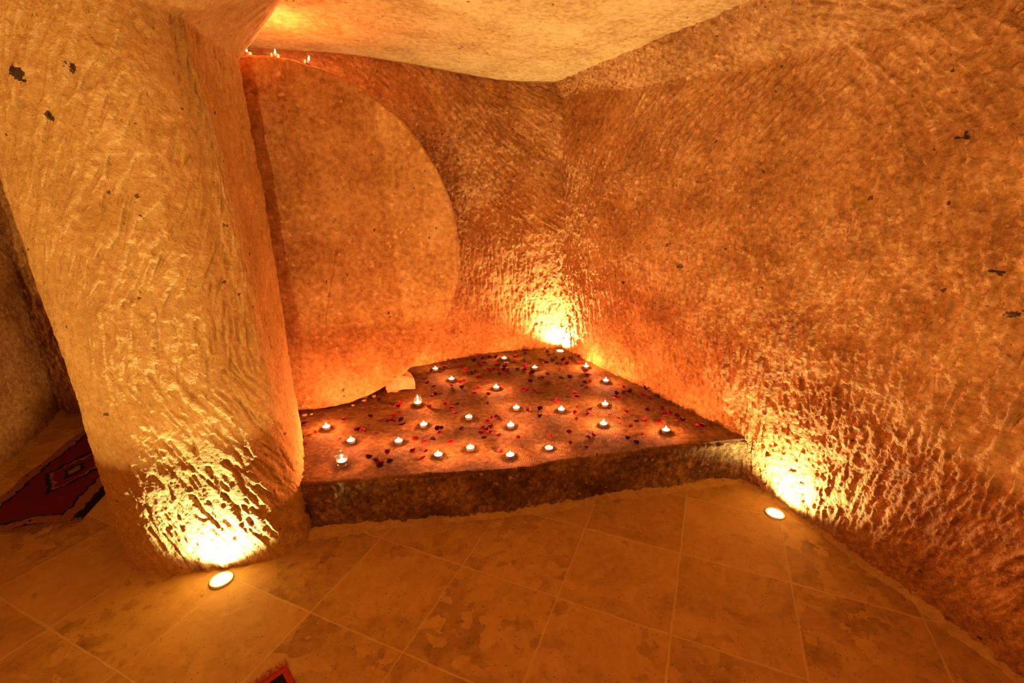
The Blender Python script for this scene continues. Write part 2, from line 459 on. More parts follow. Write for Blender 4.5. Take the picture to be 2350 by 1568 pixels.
# back wall, left to right, behind the stone disc
Bb = [(-4.2, 2.95), (-3.0, 2.95), (-1.7, 2.98), (-1.2, 3.0), (-.75, 3.11), (-.44, 3.27), (-.05, 3.40), (.40, 3.48), (.52, 3.50)]
Kb = [(-4.2, 2.97, 1.97), (-3.0, 2.97, 1.97), (-1.7, 3.0, 1.97), (-1.25, 3.03, 1.97), (-.80, 3.13, 1.97), (-.46, 3.26, 1.97), (-.08, 3.40, 1.97), (.40, 3.50, 1.97), (.52, 3.53, 1.97)]
Eb = [(-4.2, 2.99, 2.23), (-3.0, 2.99, 2.23), (-1.7, 3.02, 2.23), (-1.35, 3.05, 2.23), (-.97, 3.14, 2.22), (-.52, 3.29, 2.2), (-.15, 3.42, 2.17), (.38, 3.58, 2.15), (.5, 3.62, 2.15)]
def ang_back(u, v):
    if v > 1.2: return PI / 2 + 0.7 + 0.3 * math.sin(u * 3)
    return PI / 2 - 0.12 - 0.1 * math.sin(u * 4)
make_wall('wall_back', Bb, Kb, Eb, None, 0.0055, ang_back, 41, strokes=1000, flip=False, L=(0.06, 0.14), W=(0.016, 0.032), D=(0.004, 0.012))

# left wall of the side chamber
Bl = [(-3.25, -2.3), (-3.25, 0.2), (-3.12, 1.1), (-2.90, 1.85), (-2.86, 2.2), (-3.0, 2.58), (-3.2, 3.04), (-3.5, 3.7)]
Kl = [(x, y, 1.97) for x, y in Bl]; El = [(x, y, 2.25) for x, y in Bl]
def ang_left(u, v): return PI / 2 + 0.75
make_wall('wall_left', Bl, Kl, El, None, 0.009, ang_left, 61, strokes=700, L=(0.06, 0.14), W=(0.02, 0.04), D=(0.006, 0.012), flip=False, big=0.02)

# the rest of the chamber behind the camera
def coarse_wall(name, a, b, seed):
    us = np.linspace(0, 1, 90); vs = np.linspace(-0.03, 2.3, 50)
    U, V = np.meshgrid(us, vs, indexing='ij')
    L = math.hypot(b[0] - a[0], b[1] - a[1])
    P = np.stack([a[0] + (b[0] - a[0]) * U, a[1] + (b[1] - a[1]) * U + 0.04 * fbm(U * L, V, 0.5, seed), V], 2)
    return tag(link(name, mesh_np(name, P.reshape(-1, 3), grid_faces(90, 50)), M['wall']), kind='structure')
coarse_wall('wall_front', (1.9, -2.25), (-3.4, -2.25), 71)

def make_ceiling():
    res = 0.008
    xs = np.concatenate([np.arange(-4.3, -1.6, 0.04), np.arange(-1.6, 1.3, res), np.arange(1.3, 1.95, 0.03)])
    ys = np.concatenate([np.arange(-2.4, 0.9, 0.05), np.arange(0.9, 3.75, res)])
    X, Y = np.meshgrid(xs, ys, indexing='ij')
    Hm = carve(5.0, 4.4, res, 420, lambda u, v: 0.25 + 0.2 * math.sin(v * 3), L=(0.06, 0.16), W=(0.02, 0.045), D=(0.0015, 0.0045), seed=81)
    Z = ceil_z(X, Y) - np.where((X > -1.6) & (Y > 0.9), samp(Hm, X + 2.2, Y, res), 0) + 0.0012 * fbm(X + 9, Y + 9, 0.04, 83, 3)
    P = np.stack([X, Y, Z], 2)
    me = mesh_np('ceiling', P.reshape(-1, 3), grid_faces(len(xs), len(ys))[:, ::-1])
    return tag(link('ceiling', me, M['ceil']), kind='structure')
make_ceiling()

def make_floor():
    xs = np.arange(-4.3, 2.1, 0.02); ys = np.arange(-2.4, 3.8, 0.02)
    X, Y = np.meshgrid(xs, ys, indexing='ij')
    P = np.stack([X, Y, 0.0015 * vnoise(X + 9, Y + 9, 0.3, 3) - 0.0008], 2)
    me = mesh_np('floor', P.reshape(-1, 3), grid_faces(len(xs), len(ys)))
    return tag(link('floor', me, M['floor']), kind='structure')
make_floor()

# ------------------------------------------------------------------ rock pillar
PF = [(-1.42, 2.36), (-1.76, 2.30), (-1.78, 2.0), (-1.71, 1.72), (-1.64, 1.58), (-1.55, 1.515), (-1.40, 1.482), (-1.25, 1.492), (-1.11, 1.522), (-1.0, 1.565), (-.93, 1.64), (-.91, 1.72), (-.945, 1.85), (-1.04, 2.05), (-1.17, 2.28), (-1.28, 2.36)]
def make_pillar():
    res = 0.0037
    Q = np.array([(x, y, 0) for x, y in PF]); Lt = curve_len(Q)
    us = np.arange(0, Lt, res); C = resample(Q, us)
    vs = np.arange(-0.03, 2.27, res)
    T = np.gradient(C, axis=0); T /= np.linalg.norm(T, axis=1, keepdims=True) + 1e-9
    Nn = np.stack([-T[:, 1], T[:, 0], 0 * T[:, 0]], 1)   # outward?
    cen = np.array([-1.35, 1.95, 0])
    if ((C - cen) * Nn).sum(1).mean() < 0: Nn = -Nn
    U, V = np.meshgrid(us, vs, indexing='ij')
    out = np.zeros_like(V)
    flare = 1.5 * np.clip(vs - 1.985, 0, 1)
    right = np.clip((C[:, 0] + 1.1) / 0.15, 0, 1) * (C[:, 1] < 2.3)
    left = np.clip((-1.6 - C[:, 0]) / 0.1, 0, 1)
    front = np.clip((1.62 - C[:, 1]) / 0.1, 0, 1)
    out += flare[None, :] * (0.55 + 0.45 * right[:, None])
    out -= right[:, None] * 0.062 * np.clip(vs, 0, 2)[None, :]
    out += -0.02 * front[:, None] * np.sin(np.clip(vs / 1.9, 0, 1) * PI)[None, :]
    def ang(u, v):
        if v > 1.1: return PI / 2 - 0.45 - 0.1 * math.sin(u * 5)
        if v > 0.85: return PI / 2 - 0.1
        return PI / 2 + 0.42 + 0.12 * math.sin(u * 4)
    Hm = carve(Lt, 2.34, res, 800, ang, L=(0.07, 0.20), W=(0.018, 0.042), D=(0.006, 0.015), seed=31)
    lines = carve(Lt, 2.34, 0.003, 210, ang, L=(0.08, 0.22), W=(0.010, 0.018), D=(0.006, 0.013), seed=32, dens=1)
    d = samp(Hm, U, V + 0.03, res) + samp(lines, U, V + 0.03, 0.003)
    soft = 0.45 + 0.55 * np.clip(1 - np.abs(C[:, 0] + 1.27) / 0.42, 0, 1) ** 0.5
    d = d * soft[:, None] + 0.008 * fbm(U, V, 0.4, 33, 3) + 0.0014 * fbm(U, V, 0.030, 35, 4, 0.75)
    P = C[:, None, :] + np.stack([0 * V, 0 * V, V], 2) + Nn[:, None, :] * (out + d)[..., None]
    me = mesh_np('stone_pillar', P.reshape(-1, 3), grid_faces(len(us), len(vs), closed=True))
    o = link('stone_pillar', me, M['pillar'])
    spots(me, [(-1.396, 1.504, 1.781, .020), (-1.244, 1.507, 1.799, .012), (-1.061, 1.511, 1.748, .013), (-0.949, 1.513, 1.713, .012), (-1.121, 1.51, 1.659, .009), (-1.342, 1.505, 1.672, .009), (-1.063, 1.511, 0.207, 0.01)], M['cinder'])
    return tag(o, 'massive rough-hewn rock pillar between the candlelit platform and the side chamber', 'pillar')
make_pillar()

# ------------------------------------------------------------------ raised rock platform
PLF = [(-1.34, 1.74), (-1.15, 1.715), (-.93, 1.715), (-.63, 1.75), (-.3, 1.792), (.04, 1.838), (.47, 1.935), (.91, 2.022), (1.18, 2.066), (1.32, 2.085)]
PLB = [(-1.75, 2.99), (-1.50, 3.00), (-1.2, 3.03), (-.85, 3.12), (-.6, 3.22), (-.35, 3.33), (0.0, 3.44), (.34, 3.54), (.40, 3.56), (.46, 3.56)]
PLAT = {}
def make_platform():
    res = 0.0045; ZT = 0.24
    St = np.array([[*PLF[i], 0, *PLB[i]] for i in range(len(PLF))], float)
    Lt = curve_len(St); us = np.arange(0, Lt, res); S = resample(St, us)
    f = S[:, 0:2]; b = S[:, 3:5]
    depth = 1.45
    ws = np.concatenate([np.arange(-0.03, 0.24, 0.004), 0.24 + np.arange(0, depth, res)])
    U, W = np.meshgrid(us, ws, indexing='ij')
    t = np.clip((W - 0.24) / depth, 0, 1)
    P = np.zeros(U.shape + (3,))
    P[..., 0] = f[:, 0:1] * (1 - t) + b[:, 0:1] * t
    P[..., 1] = f[:, 1:2] * (1 - t) + b[:, 1:2] * t
    P[..., 2] = np.minimum(W, ZT)
    # rounded, chipped lip
    rad = 0.030 + 0.016 * np.clip(fbm(us, us * 0, 0.12, 91, 3), -1, 1.5) + 0.05 * np.clip(vnoise(us, us * 0 + 2, 0.16, 92) - 0.45, 0, 1)
    dist = np.abs(W - 0.24)
    rr = rad[:, None]
    k = np.clip(1 - dist / rr, 0, 1) ** 2 * rr * 0.45
    fd = f - b; fd /= np.linalg.norm(fd, axis=1, keepdims=True)
    P[..., 2] -= k; P[..., 0] -= fd[:, 0:1] * k; P[..., 1] -= fd[:, 1:2] * k
    Nn = normals(P)
    if Nn[len(us) // 2, -50, 2] < 0: Nn = -Nn
    front = carve(Lt, 0.34, 0.0045, 1300, lambda u, v: PI / 2 + (0.25 if u < 1.3 else -0.35), L=(0.05, 0.13), W=(0.014, 0.028), D=(0.006, 0.014), seed=93)
    df = samp(front, U, W + 0.03, 0.0045) + 0.010 * fbm(U, W, 0.12, 95, 4)
    X = P[..., 0]; Y = P[..., 1]
    slab = fbm(X + 5, Y + 5, 0.23, 97, 4)
    terr = np.floor(slab * 2.6) / 2.6
    dt = 0.0035 * fbm(X + 5, Y + 5, 0.4, 99, 2) + 0.0018 * terr + 0.0010 * slab + 0.0006 * vnoise(X + 5, Y + 5, 0.012, 101)
    dt += 0.02 * np.clip((Y - 3.05) / 0.4, 0, 1) ** 2
    wfr = np.clip((0.252 - W) / 0.024, 0, 1)
    P = P + Nn * (df * wfr + dt * (1 - wfr))[..., None]
    top = ws > 0.255
    PLAT['xy'] = P[:, top, :2].reshape(-1, 2)[::3]; PLAT['z'] = P[:, top, 2].reshape(-1)[::3]
    me = mesh_np('stone_platform', P.reshape(-1, 3), grid_faces(len(us), len(ws))[:, ::-1])
    me.materials.append(M['plat']); me.materials.append(M['platf'])
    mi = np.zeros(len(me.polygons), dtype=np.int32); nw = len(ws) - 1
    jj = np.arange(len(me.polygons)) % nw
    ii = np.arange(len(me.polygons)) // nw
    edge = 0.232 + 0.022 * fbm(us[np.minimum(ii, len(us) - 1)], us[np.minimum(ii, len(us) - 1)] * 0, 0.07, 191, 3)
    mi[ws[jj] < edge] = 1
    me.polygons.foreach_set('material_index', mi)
    o = tag(link('stone_platform', me, None), 'low raised rock platform strewn with candles and rose petals', 'platform')
make_platform()
def plat_z(x, y, r=0.0):
    d = (PLAT['xy'][:, 0] - x) ** 2 + (PLAT['xy'][:, 1] - y) ** 2
    if r: 
        s = d < r * r
        if s.any(): return float(np.percentile(PLAT['z'][s], 80))
    return float(PLAT['z'][d.argmin()])

# mortar fillets along the foot of the platform and the right wall
def mortar(name, line, width, seed, h=0.007):
    Q = np.array([(x, y, 0) for x, y in line]); Lt = curve_len(Q)
    us = np.arange(0, Lt, 0.006); C = resample(Q, us)
    T = np.gradient(C, axis=0); T /= np.linalg.norm(T, axis=1, keepdims=True)
    Nn = np.stack([T[:, 1], -T[:, 0], 0 * T[:, 0]], 1)
    ws = np.linspace(-0.6, 1, 14)
    U, W = np.meshgrid(us, ws, indexing='ij')
    wd = width * np.clip(1 + 0.9 * fbm(us, us * 0 + 1, 0.13, seed, 4, 0.7), 0.12, 2.5)
    P = C[:, None, :] + Nn[:, None, :] * (W * np.where(W > 0, wd[:, None], 0.05))[..., None]
    jag = 1 + 0.5 * fbm(us, us * 0 + 3, 0.02, seed + 4, 2)[:, None]
    P[..., 2] = np.where(W > 0, h * (1 - W) ** 1.3 * jag + 0.001, h * jag - W * 0.03) + 0.0012 * fbm(U, W * width, 0.02, seed + 2, 3) - 0.002 * (W > 0.98)
    P[:, -1, 2] = -0.004
    me = mesh_np(name, P.reshape(-1, 3), grid_faces(len(us), len(ws))[:, ::-1])
    return tag(link(name, me, M['mortar']), kind='structure')
mortar('trim_1', [(-.98, 1.60), (-.93, 1.675), (-.80, 1.705), (-.63, 1.735), (-.3, 1.775), (.04, 1.82), (.47, 1.915), (.91, 2.0), (1.19, 2.045)], 0.016, 111)
mortar('trim_2', [(1.17, 2.06), (1.24, 1.905), (1.315, 1.74), (1.405, 1.47), (1.497, 1.18), (1.60, .8), (1.67, .4), (1.73, 0)], 0.012, 121, 0.005)
mortar('trim_3', [(-3.10, 1.1), (-2.88, 1.85), (-2.84, 2.2), (-2.98, 2.58), (-3.18, 3.04)], 0.03, 131, 0.008)

# ------------------------------------------------------------------ great stone disc
DC = Vector((-1.186, 2.4585, 1.152)); DR = 0.912; DYAW = 0.1377; DTH = 0.34
du = Vector((math.cos(DYAW), math.sin(DYAW), 0)); dn = Vector((-math.sin(DYAW), math.cos(DYAW), 0))
def make_disc():
    nr = 300; na = 900
    bev = 0.018
    # radial profile: face centre -> rim -> back centre
    rs = list(np.linspace(0.004, DR - bev, nr)); ys = [0.0] * nr
    for k in range(1, 8):
        a = k / 7 * PI / 2; rs.append(DR - bev + bev * math.sin(a)); ys.append(bev * (1 - math.cos(a)))
    for y in np.linspace(bev, DTH, 40)[1:]: rs.append(DR); ys.append(y)
    for r in np.linspace(DR, 0.004, 20)[1:]: rs.append(r); ys.append(DTH)
    rs = np.array(rs); ys = np.array(ys)
    A = np.linspace(0, 2 * PI, na, endpoint=False)
    R, AA = np.meshgrid(rs, A, indexing='ij'); Yd = np.repeat(ys[:, None], na, 1)
    wob = 0.004 * vnoise(np.cos(AA) * 2 + 5, np.sin(AA) * 2 + 5, 0.4, 141) + 0.0035 * vnoise(np.cos(AA) * 2 + 5, np.sin(AA) * 2 + 5, 0.07, 142)
    rimw = np.clip((R - DR + 0.12) / 0.12, 0, 1)
    Re = R + wob * rimw
    X = Re * np.cos(AA); Z = Re * np.sin(AA)
    Hm = carve(1.9, 1.9, 0.006, 500, lambda u, v: 0.2 + 0.5 * math.sin(v * 2.2), L=(0.05, 0.14), W=(0.02, 0.045), D=(0.0006, 0.002), seed=143)
    face = (np.arange(len(rs)) < nr)[:, None]
    d = samp(Hm, X + 0.95, Z + 0.95, 0.006) + 0.006 * fbm(X + 3, Z + 3, 0.5, 145, 2) + 0.0012 * fbm(X + 3, Z + 3, 0.06, 147, 3)
    # hairline crack and two pits seen on the face
    def seg(ax, az, bx, bz):
        px, pz = X - ax, Z - az; bx -= ax; bz -= az
        t = np.clip((px * bx + pz * bz) / (bx * bx + bz * bz), 0, 1)
        return np.hypot(px - t * bx, pz - t * bz)
    cr = [(0.26, 0.02), (0.235, -0.09), (0.20, -0.20), (0.165, -0.33), (0.15, -0.42)]
    for i in range(4):
        q = seg(*cr[i], *cr[i + 1]); d -= 0.006 * np.clip(1 - q / 0.0032, 0, 1)
    for (px, pz, pr) in ((0.265, 0.165, 0.016), (0.19, -0.235, 0.010), (0.34, 0.70, 0.014), (0.55, 0.47, 0.014)):
        q = np.hypot(X - px, Z - pz) + 0.006 * vnoise(X + 3, Z + 3, 0.012, 151); d -= 0.010 * np.clip(1 - q / pr, 0, 1) ** 0.5
    Yl = Yd - np.where(face, d, 0)
    V = np.array(DC)[None, None, :] + X[..., None] * np.array(du) + Yl[..., None] * np.array(dn) + Z[..., None] * np.array((0, 0, 1))
    n1 = len(rs)
    F = grid_faces(na, n1, closed=True)
    me = mesh_np('round_stone_disc', V.transpose(1, 0, 2).reshape(-1, 3), F)
    return tag(link('round_stone_disc', me, M['disc']), 'huge round stone disc standing on edge on the platform behind the pillar', 'stone disc')
make_disc()

# wedge stone that chocks the disc
def make_wedge():
    prof = [(-0.085, 0.004), (-0.092, 0.03), (-0.082, 0.07), (-0.05, 0.098), (0.0, 0.112), (0.045, 0.10), (0.078, 0.075), (0.092, 0.04), (0.093, 0.006),
            (0.06, 0.010), (0.02, 0.016), (-0.012, 0.012), (-0.02, 0.0), (-0.045, 0.001), (-0.055, 0.008)]
    n = len(prof); V = []; F = []
    lay = [(-0.062, 0.93), (-0.058, 0.985), (-0.05, 1.0), (0.0, 1.03), (0.05, 1.0), (0.058, 0.97), (0.062, 0.9)]
    for y, s in lay:
        for (x, z) in prof:
            V.append((x * s + random.uniform(-.0015, .0015), y + random.uniform(-.001, .001), max(0, z * s)))
    for l in range(len(lay) - 1):
        for k in range(n):
            F.append((l * n + k, l * n + (k + 1) % n, (l + 1) * n + (k + 1) % n, (l + 1) * n + k))
    F.append(tuple(range(n))[::-1]); F.append(tuple((len(lay) - 1) * n + k for k in range(n)))
    me = mesh_py('wedge_stone', V, F, smooth=False)
    o = link('wedge_stone', me, M['wedge'])
    o.location = (-.728, 2.765, plat_z(-.73, 2.72, 0.06)); o.rotation_euler = (0, 0, 0.28)
    tag(o, 'smooth orange chock stone wedged under the right side of the stone disc', 'stone')
make_wedge()

def pebble(seed):
    r = random.Random(seed); V = []; F = []
    n = 10
    for i in range(6):
        th = PI * (i + 0.5) / 6
        for k in range(n):
            a = 2 * PI * k / n; s = 1 + r.uniform(-.22, .22)
            V.append((math.sin(th) * math.cos(a) * s, 0.7 * math.sin(th) * math.sin(a) * s, 0.42 * (math.cos(th) + 1) * s))
    for i in range(5):
        for k in range(n): F.append((i * n + k, (i + 1) * n + k, (i + 1) * n + (k + 1) % n, i * n + (k + 1) % n))
    F.append(tuple(range(n))); F.append(tuple(5 * n + k for k in range(n))[::-1])
    return mesh_py('rubble_stone', V, F)
pm = [pebble(s) for s in range(4)]
for i, (x, y, s, where) in enumerate([(-1.19, 2.385, .016, 'at the left end beside the pillar'), (-1.155, 2.40, .011, 'just right of the leftmost one by the pillar'), (-.955, 2.515, .012, 'below the middle of the gap'),
                        (-.905, 2.575, .014, 'half way to the chock stone'), (-.862, 2.63, .017, 'just left of the chock stone'), (-.905, 2.62, .010, 'tucked deepest under the rim')]):
    o = link('rubble_stone', pm[i % 4], M['wedge']); o.location = (x, y, plat_z(x, y) - 0.001); o.scale = (s, s, s); o.rotation_euler = (0, 0, i * 1.3)
    tag(o, 'small loose stone under the disc rim, ' + where, 'stone', 'rubble under the stone disc')

# ------------------------------------------------------------------ recessed floor lamps
M['steel'] = plain('brushed_steel', (0.62, 0.6, 0.56), 0.35, 1.0)
M['lens'] = emis('lamp_lens', (1.0, 0.98, 0.85), 40.0)
def lamp(x, y, z, label, rad, power, aim, cone, blend=0.35, col=(1.0, 0.80, 0.48), soft=0.02):
    root = empty('floor_spotlight', (x, y, z))
    tag(root, label, 'floor light', 'recessed floor lights')
    V, F = lathe([(rad * 0.86, -0.002), (rad * 0.86, 0.004), (rad * 0.9, 0.0062), (rad * 1.08, 0.0058), (rad * 1.16, 0.003), (rad * 1.18, -0.002)], 40, False, False)
    link('bezel', mesh_py('bezel', V, F), M['steel'], root)
    V, F = lathe([(rad * 0.86, 0.0022), (rad * 0.6, 0.0034), (rad * 0.3, 0.004), (0.001, 0.0042)], 40, False, True)
    link('lens', mesh_py('lens', V, F), M['lens'], root)
    ld = bpy.data.lights.new('bulb', 'SPOT'); ld.energy = power; ld.color = col
    ld.spot_size = math.radians(cone); ld.spot_blend = blend; ld.shadow_soft_size = soft
    lo = bpy.data.objects.new('bulb', ld); COL.objects.link(lo); lo.parent = root
    lo.location = (0, 0, 0.012)
    lo.rotation_euler = Vector(aim).to_track_quat('-Z', 'Y').to_euler()
    return root
WARM = (0.95, 1.0, 0.66)
lamp(-1.160, 1.452, 0.0, 'bright round floor light at the foot of the rock pillar', 0.038, 85, (0, 0.10, 1), 150, 1.0, WARM, 0.009)
lamp(1.215, 1.800, 0.0, 'bright round floor light beside the right wall, near the platform corner', 0.038, 58, (0.12, 0.06, 1), 150, 1.0, WARM, 0.009)
lamp(0.372, 3.395, plat_z(.372, 3.395) + 0.002, 'bright round light set into the platform at its far corner', 0.028, 110, (0.02, 0.08, 1), 150, 1.0, WARM, 0.009)
AMB = (1.0, 0.70, 0.30)
lamp(-0.20, -0.90, 0.0, 'round floor light behind the camera position, right one of the two', 0.042, 265, (0, 0, 1), 158, 0.03, AMB, 0.03)
lamp(-1.90, -0.60, 0.0, 'round floor light behind the camera position, by the left wall', 0.042, 245, (0, 0, 1), 157, 0.03, AMB, 0.03)

lamp(-1.95, 2.72, 0.0, 'unseen floor light added behind the pillar to brighten the side chamber', 0.038, 26, (-0.2, -0.2, 1), 160, 0.3, AMB, 0.03)  # added lamp, out of view, brightens the side chamber's left wall
# ------------------------------------------------------------------ candles
M['alu'] = plain('tealight_cup', (0.72, 0.55, 0.42), 0.38, 0.75)
M['wax'] = plain('candle_wax', (0.90, 0.84, 0.70), 0.45, 0.0, var=0.03, sss=0.4)
M['wick'] = plain('burnt_wick', (0.03, 0.02, 0.015), 0.9)
M['flame'] = emis('candle_flame', (1.0, 0.35, 0.15), 4200.0)
M['glass'] = glass_mat()
V, F = lathe([(0.0001, 0.0003), (0.0175, 0.0004), (0.0185, 0.002), (0.0190, 0.0150), (0.0198, 0.0156), (0.0198, 0.0161), (0.0186, 0.0160), (0.0180, 0.0150), (0.0178, 0.0030)], 56, False, False, ribs=28, rib_amp=0.012)
me_cup = mesh_py('cup', V, F)
V, F = lathe([(0.0176, 0.003), (0.0176, 0.0125), (0.0168, 0.0133), (0.010, 0.0128), (0.0001, 0.0126)], 32, True, False)
me_wax = mesh_py('wax', V, F)
V, F = lathe([(0.0007, 0.0125), (0.0007, 0.0165), (0.0004, 0.0175)], 6)
me_wick = mesh_py('wick', V, F)
def flame_mesh(h, w):
    pr = [(0.12, 0.0), (0.62, 0.10), (0.95, 0.26), (1.0, 0.38), (0.78, 0.58), (0.42, 0.80), (0.14, 0.95), (0.02, 1.0)]
    V, F = lathe([(r * w, 0.0165 + z * h) for r, z in pr], 8)
    return mesh_py('flame', V, F)
me_fl = [flame_mesh(0.017, 0.0036), flame_mesh(0.020, 0.0038), flame_mesh(0.013, 0.0033), flame_mesh(0.024, 0.0040)]
for k, m_ in (('cup', me_cup), ('wax', me_wax), ('wick', me_wick)):
    m_.materials.append(M[{'cup': 'alu', 'wax': 'wax', 'wick': 'wick'}[k]])
for m_ in me_fl: m_.materials.append(M['flame'])
def cnew(name, me, parent):
    o = bpy.data.objects.new(name, me); COL.objects.link(o); o.parent = parent; return o
def tealight(x, y, z, label, group, fl=0, rz=0, tilt=(0, 0), flame=True, s=1.0):
    root = empty('tea_light', (x, y, z)); root.rotation_euler = (tilt[0], tilt[1], rz); root.scale = (s, s, s)
    tag(root, label, 'candle', group)
    cnew('cup', me_cup, root); wx = cnew('wax', me_wax, root); cnew('wick', me_wick, wx)
    cnew('flame', me_fl[fl], wx)
    return root
# x, y, flame, label, short handle used in the petal labels, half-buried depth
CA = [
 (-.545, 3.061, 2, 'lit tea light nearest the right edge of the disc, at the back left', 'the back left tea light', 0),
 (-.409, 2.879, 0, 'lit tea light in front of the back left one, right of the chock stone', 'the tea light by the chock stone', 0),
 (-.060, 3.244, 2, 'lit tea light at the very back of the platform, against the back wall', 'the tea light at the back wall', 0),
 (.159, 3.064, 2, 'lit tea light among dense petals in front of the corner floor light', 'the tea light before the corner light', 0),
 (.523, 3.064, 3, 'tall-flamed tea light by the right wall, farthest back there', 'the farthest right-wall tea light', 0),
 (-.105, 2.726, 1, 'lit tea light in the middle of the back half, alone in a pale halo', 'the lone back-middle tea light', 0),
 (.612, 2.808, 1, 'lit tea light by the right wall, second from the corner light', 'the second right-wall tea light', 0),
 (.020, 2.434, 0, 'lit tea light near the centre of the platform, left of two bright ones', 'the tea light at the platform centre', 0),
 (-.246, 2.325, 2, 'small-flamed tea light left of the platform centre, right of the narrow glass', 'the small-flamed tea light left of centre', 0),
 (-.483, 2.244, 0, 'lit tea light in front of the narrow glass candle', 'the tea light before the narrow glass', 0),
 (-.013, 2.221, 1, 'lit tea light directly in front of the one at the platform centre', 'the tea light before the centre one', 0),
 (.278, 2.408, 1, 'lit tea light right of the platform centre, left of the bright right-hand pair', 'the tea light right of centre', 0),
 (.540, 2.463, 1, 'lit tea light, the rear one of the bright pair on the right half', 'the rear bright right-hand tea light', 0),
 (.486, 2.229, 3, 'large-flamed tea light, the front one of the bright pair on the right half', 'the front bright right-hand tea light', 0),
 (-.359, 1.938, 1, 'lit tea light near the front edge, leftmost of the front row of three', 'the leftmost front-row tea light', 0),
 (-.211, 2.000, 0, 'lit tea light in the front row, set slightly back between its two neighbours', 'the middle front-row tea light', 0),
 (-.016, 1.932, 1, 'lit tea light close to the front edge beside a chipped hollow', 'the rightmost front-row tea light', 0),
 (.175, 2.004, 2, 'nearly spent tea light near the front edge, no halo around it', 'the nearly spent tea light', 0.008),
 (-1.007, 2.237, 1, 'lit tea light nearest the pillar, in front of the stone disc', 'the tea light nearest the pillar', 0),
 (-.827, 2.092, 0, 'lit tea light behind the flared glass candle', 'the tea light behind the flared glass', 0),
 (-.580, 2.075, 0, 'lit tea light on the left half, right of the one behind the flared glass', 'the tea light on the left half', 0),
 (.798, 2.151, 1, 'lone tea light at the right corner of the platform, tipped slightly', 'the lone right corner tea light', 0),
]
REF = []
for i, (x, y, fl, lab, short, bury) in enumerate(CA):
    tilt = (0, 0) if i != 21 else (0.0, 0.10)
    tealight(x, y, plat_z(x, y, 0.017) + 0.0005 - bury, lab, 'lit tea lights on the platform', fl, i * 0.7, tilt)
    REF.append((x, y, short))
# glass votives
def votive(x, y, prof, label, wide, fl, short):
    z = plat_z(x, y, 0.02) + 0.001
    root = empty('glass_candle_holder', (x, y, z)); tag(root, label, 'candle holder', 'glass candle holders')
    V, F = lathe(prof, 40, False, False)
    link('glass_bowl', mesh_py('glass_bowl', V, F), M['glass'], root)
    tealight(x, y, z + 0.0065, 'lit tea light inside the ' + ('flared glass holder at the front left' if wide else 'narrow glass holder by the chock stone'), 'lit tea lights in glass holders', fl, 0, s=1.0 if wide else 0.92)
    REF.append((x, y, short))
votive(-.797, 1.879, [(0.001, 0.0), (0.021, 0.0), (0.0235, 0.002), (0.0245, 0.03), (0.0252, 0.040), (0.028, 0.047), (0.0325, 0.052), (0.0335, 0.054), (0.0325, 0.0552), (0.0305, 0.0545), (0.026, 0.047), (0.0232, 0.040), (0.0226, 0.03), (0.0214, 0.006), (0.001, 0.006)],
       'short clear glass candle holder with flared rim near the platform front left', True, 0, 'the flared glass holder')
votive(-.561, 2.497, [(0.001, 0.0), (0.018, 0.0), (0.0215, 0.004), (0.023, 0.016), (0.0225, 0.035), (0.020, 0.052), (0.0195, 0.062), (0.020, 0.066), (0.0185, 0.0665), (0.018, 0.060), (0.0188, 0.05), (0.021, 0.035), (0.0215, 0.016), (0.019, 0.006), (0.001, 0.006)],
       'narrow tall clear glass candle holder right of the chock stone', False, 3, 'the narrow glass holder')
# three candles on the crest of the disc
for px_u, lab, f_, off in [(-.037, 'tea light on top of the stone disc, leftmost of three', 1, 0), (.085, 'tea light on top of the stone disc, middle of three', 1, 0), (.230, 'tea light on top of the stone disc, rightmost and lowest of three', 3, 0)]:
    a = math.asin(px_u / DR)
    p = DC + du * px_u + dn * 0.05 + Vector((0, 0, DR * math.cos(a) + 0.002))
    o = tealight(p.x, p.y, p.z, lab, 'tea lights on top of the stone disc', f_, 0.3, (0, 0))
    o.rotation_euler = (0, min(a, 0.42) if a > 0 else a, DYAW)

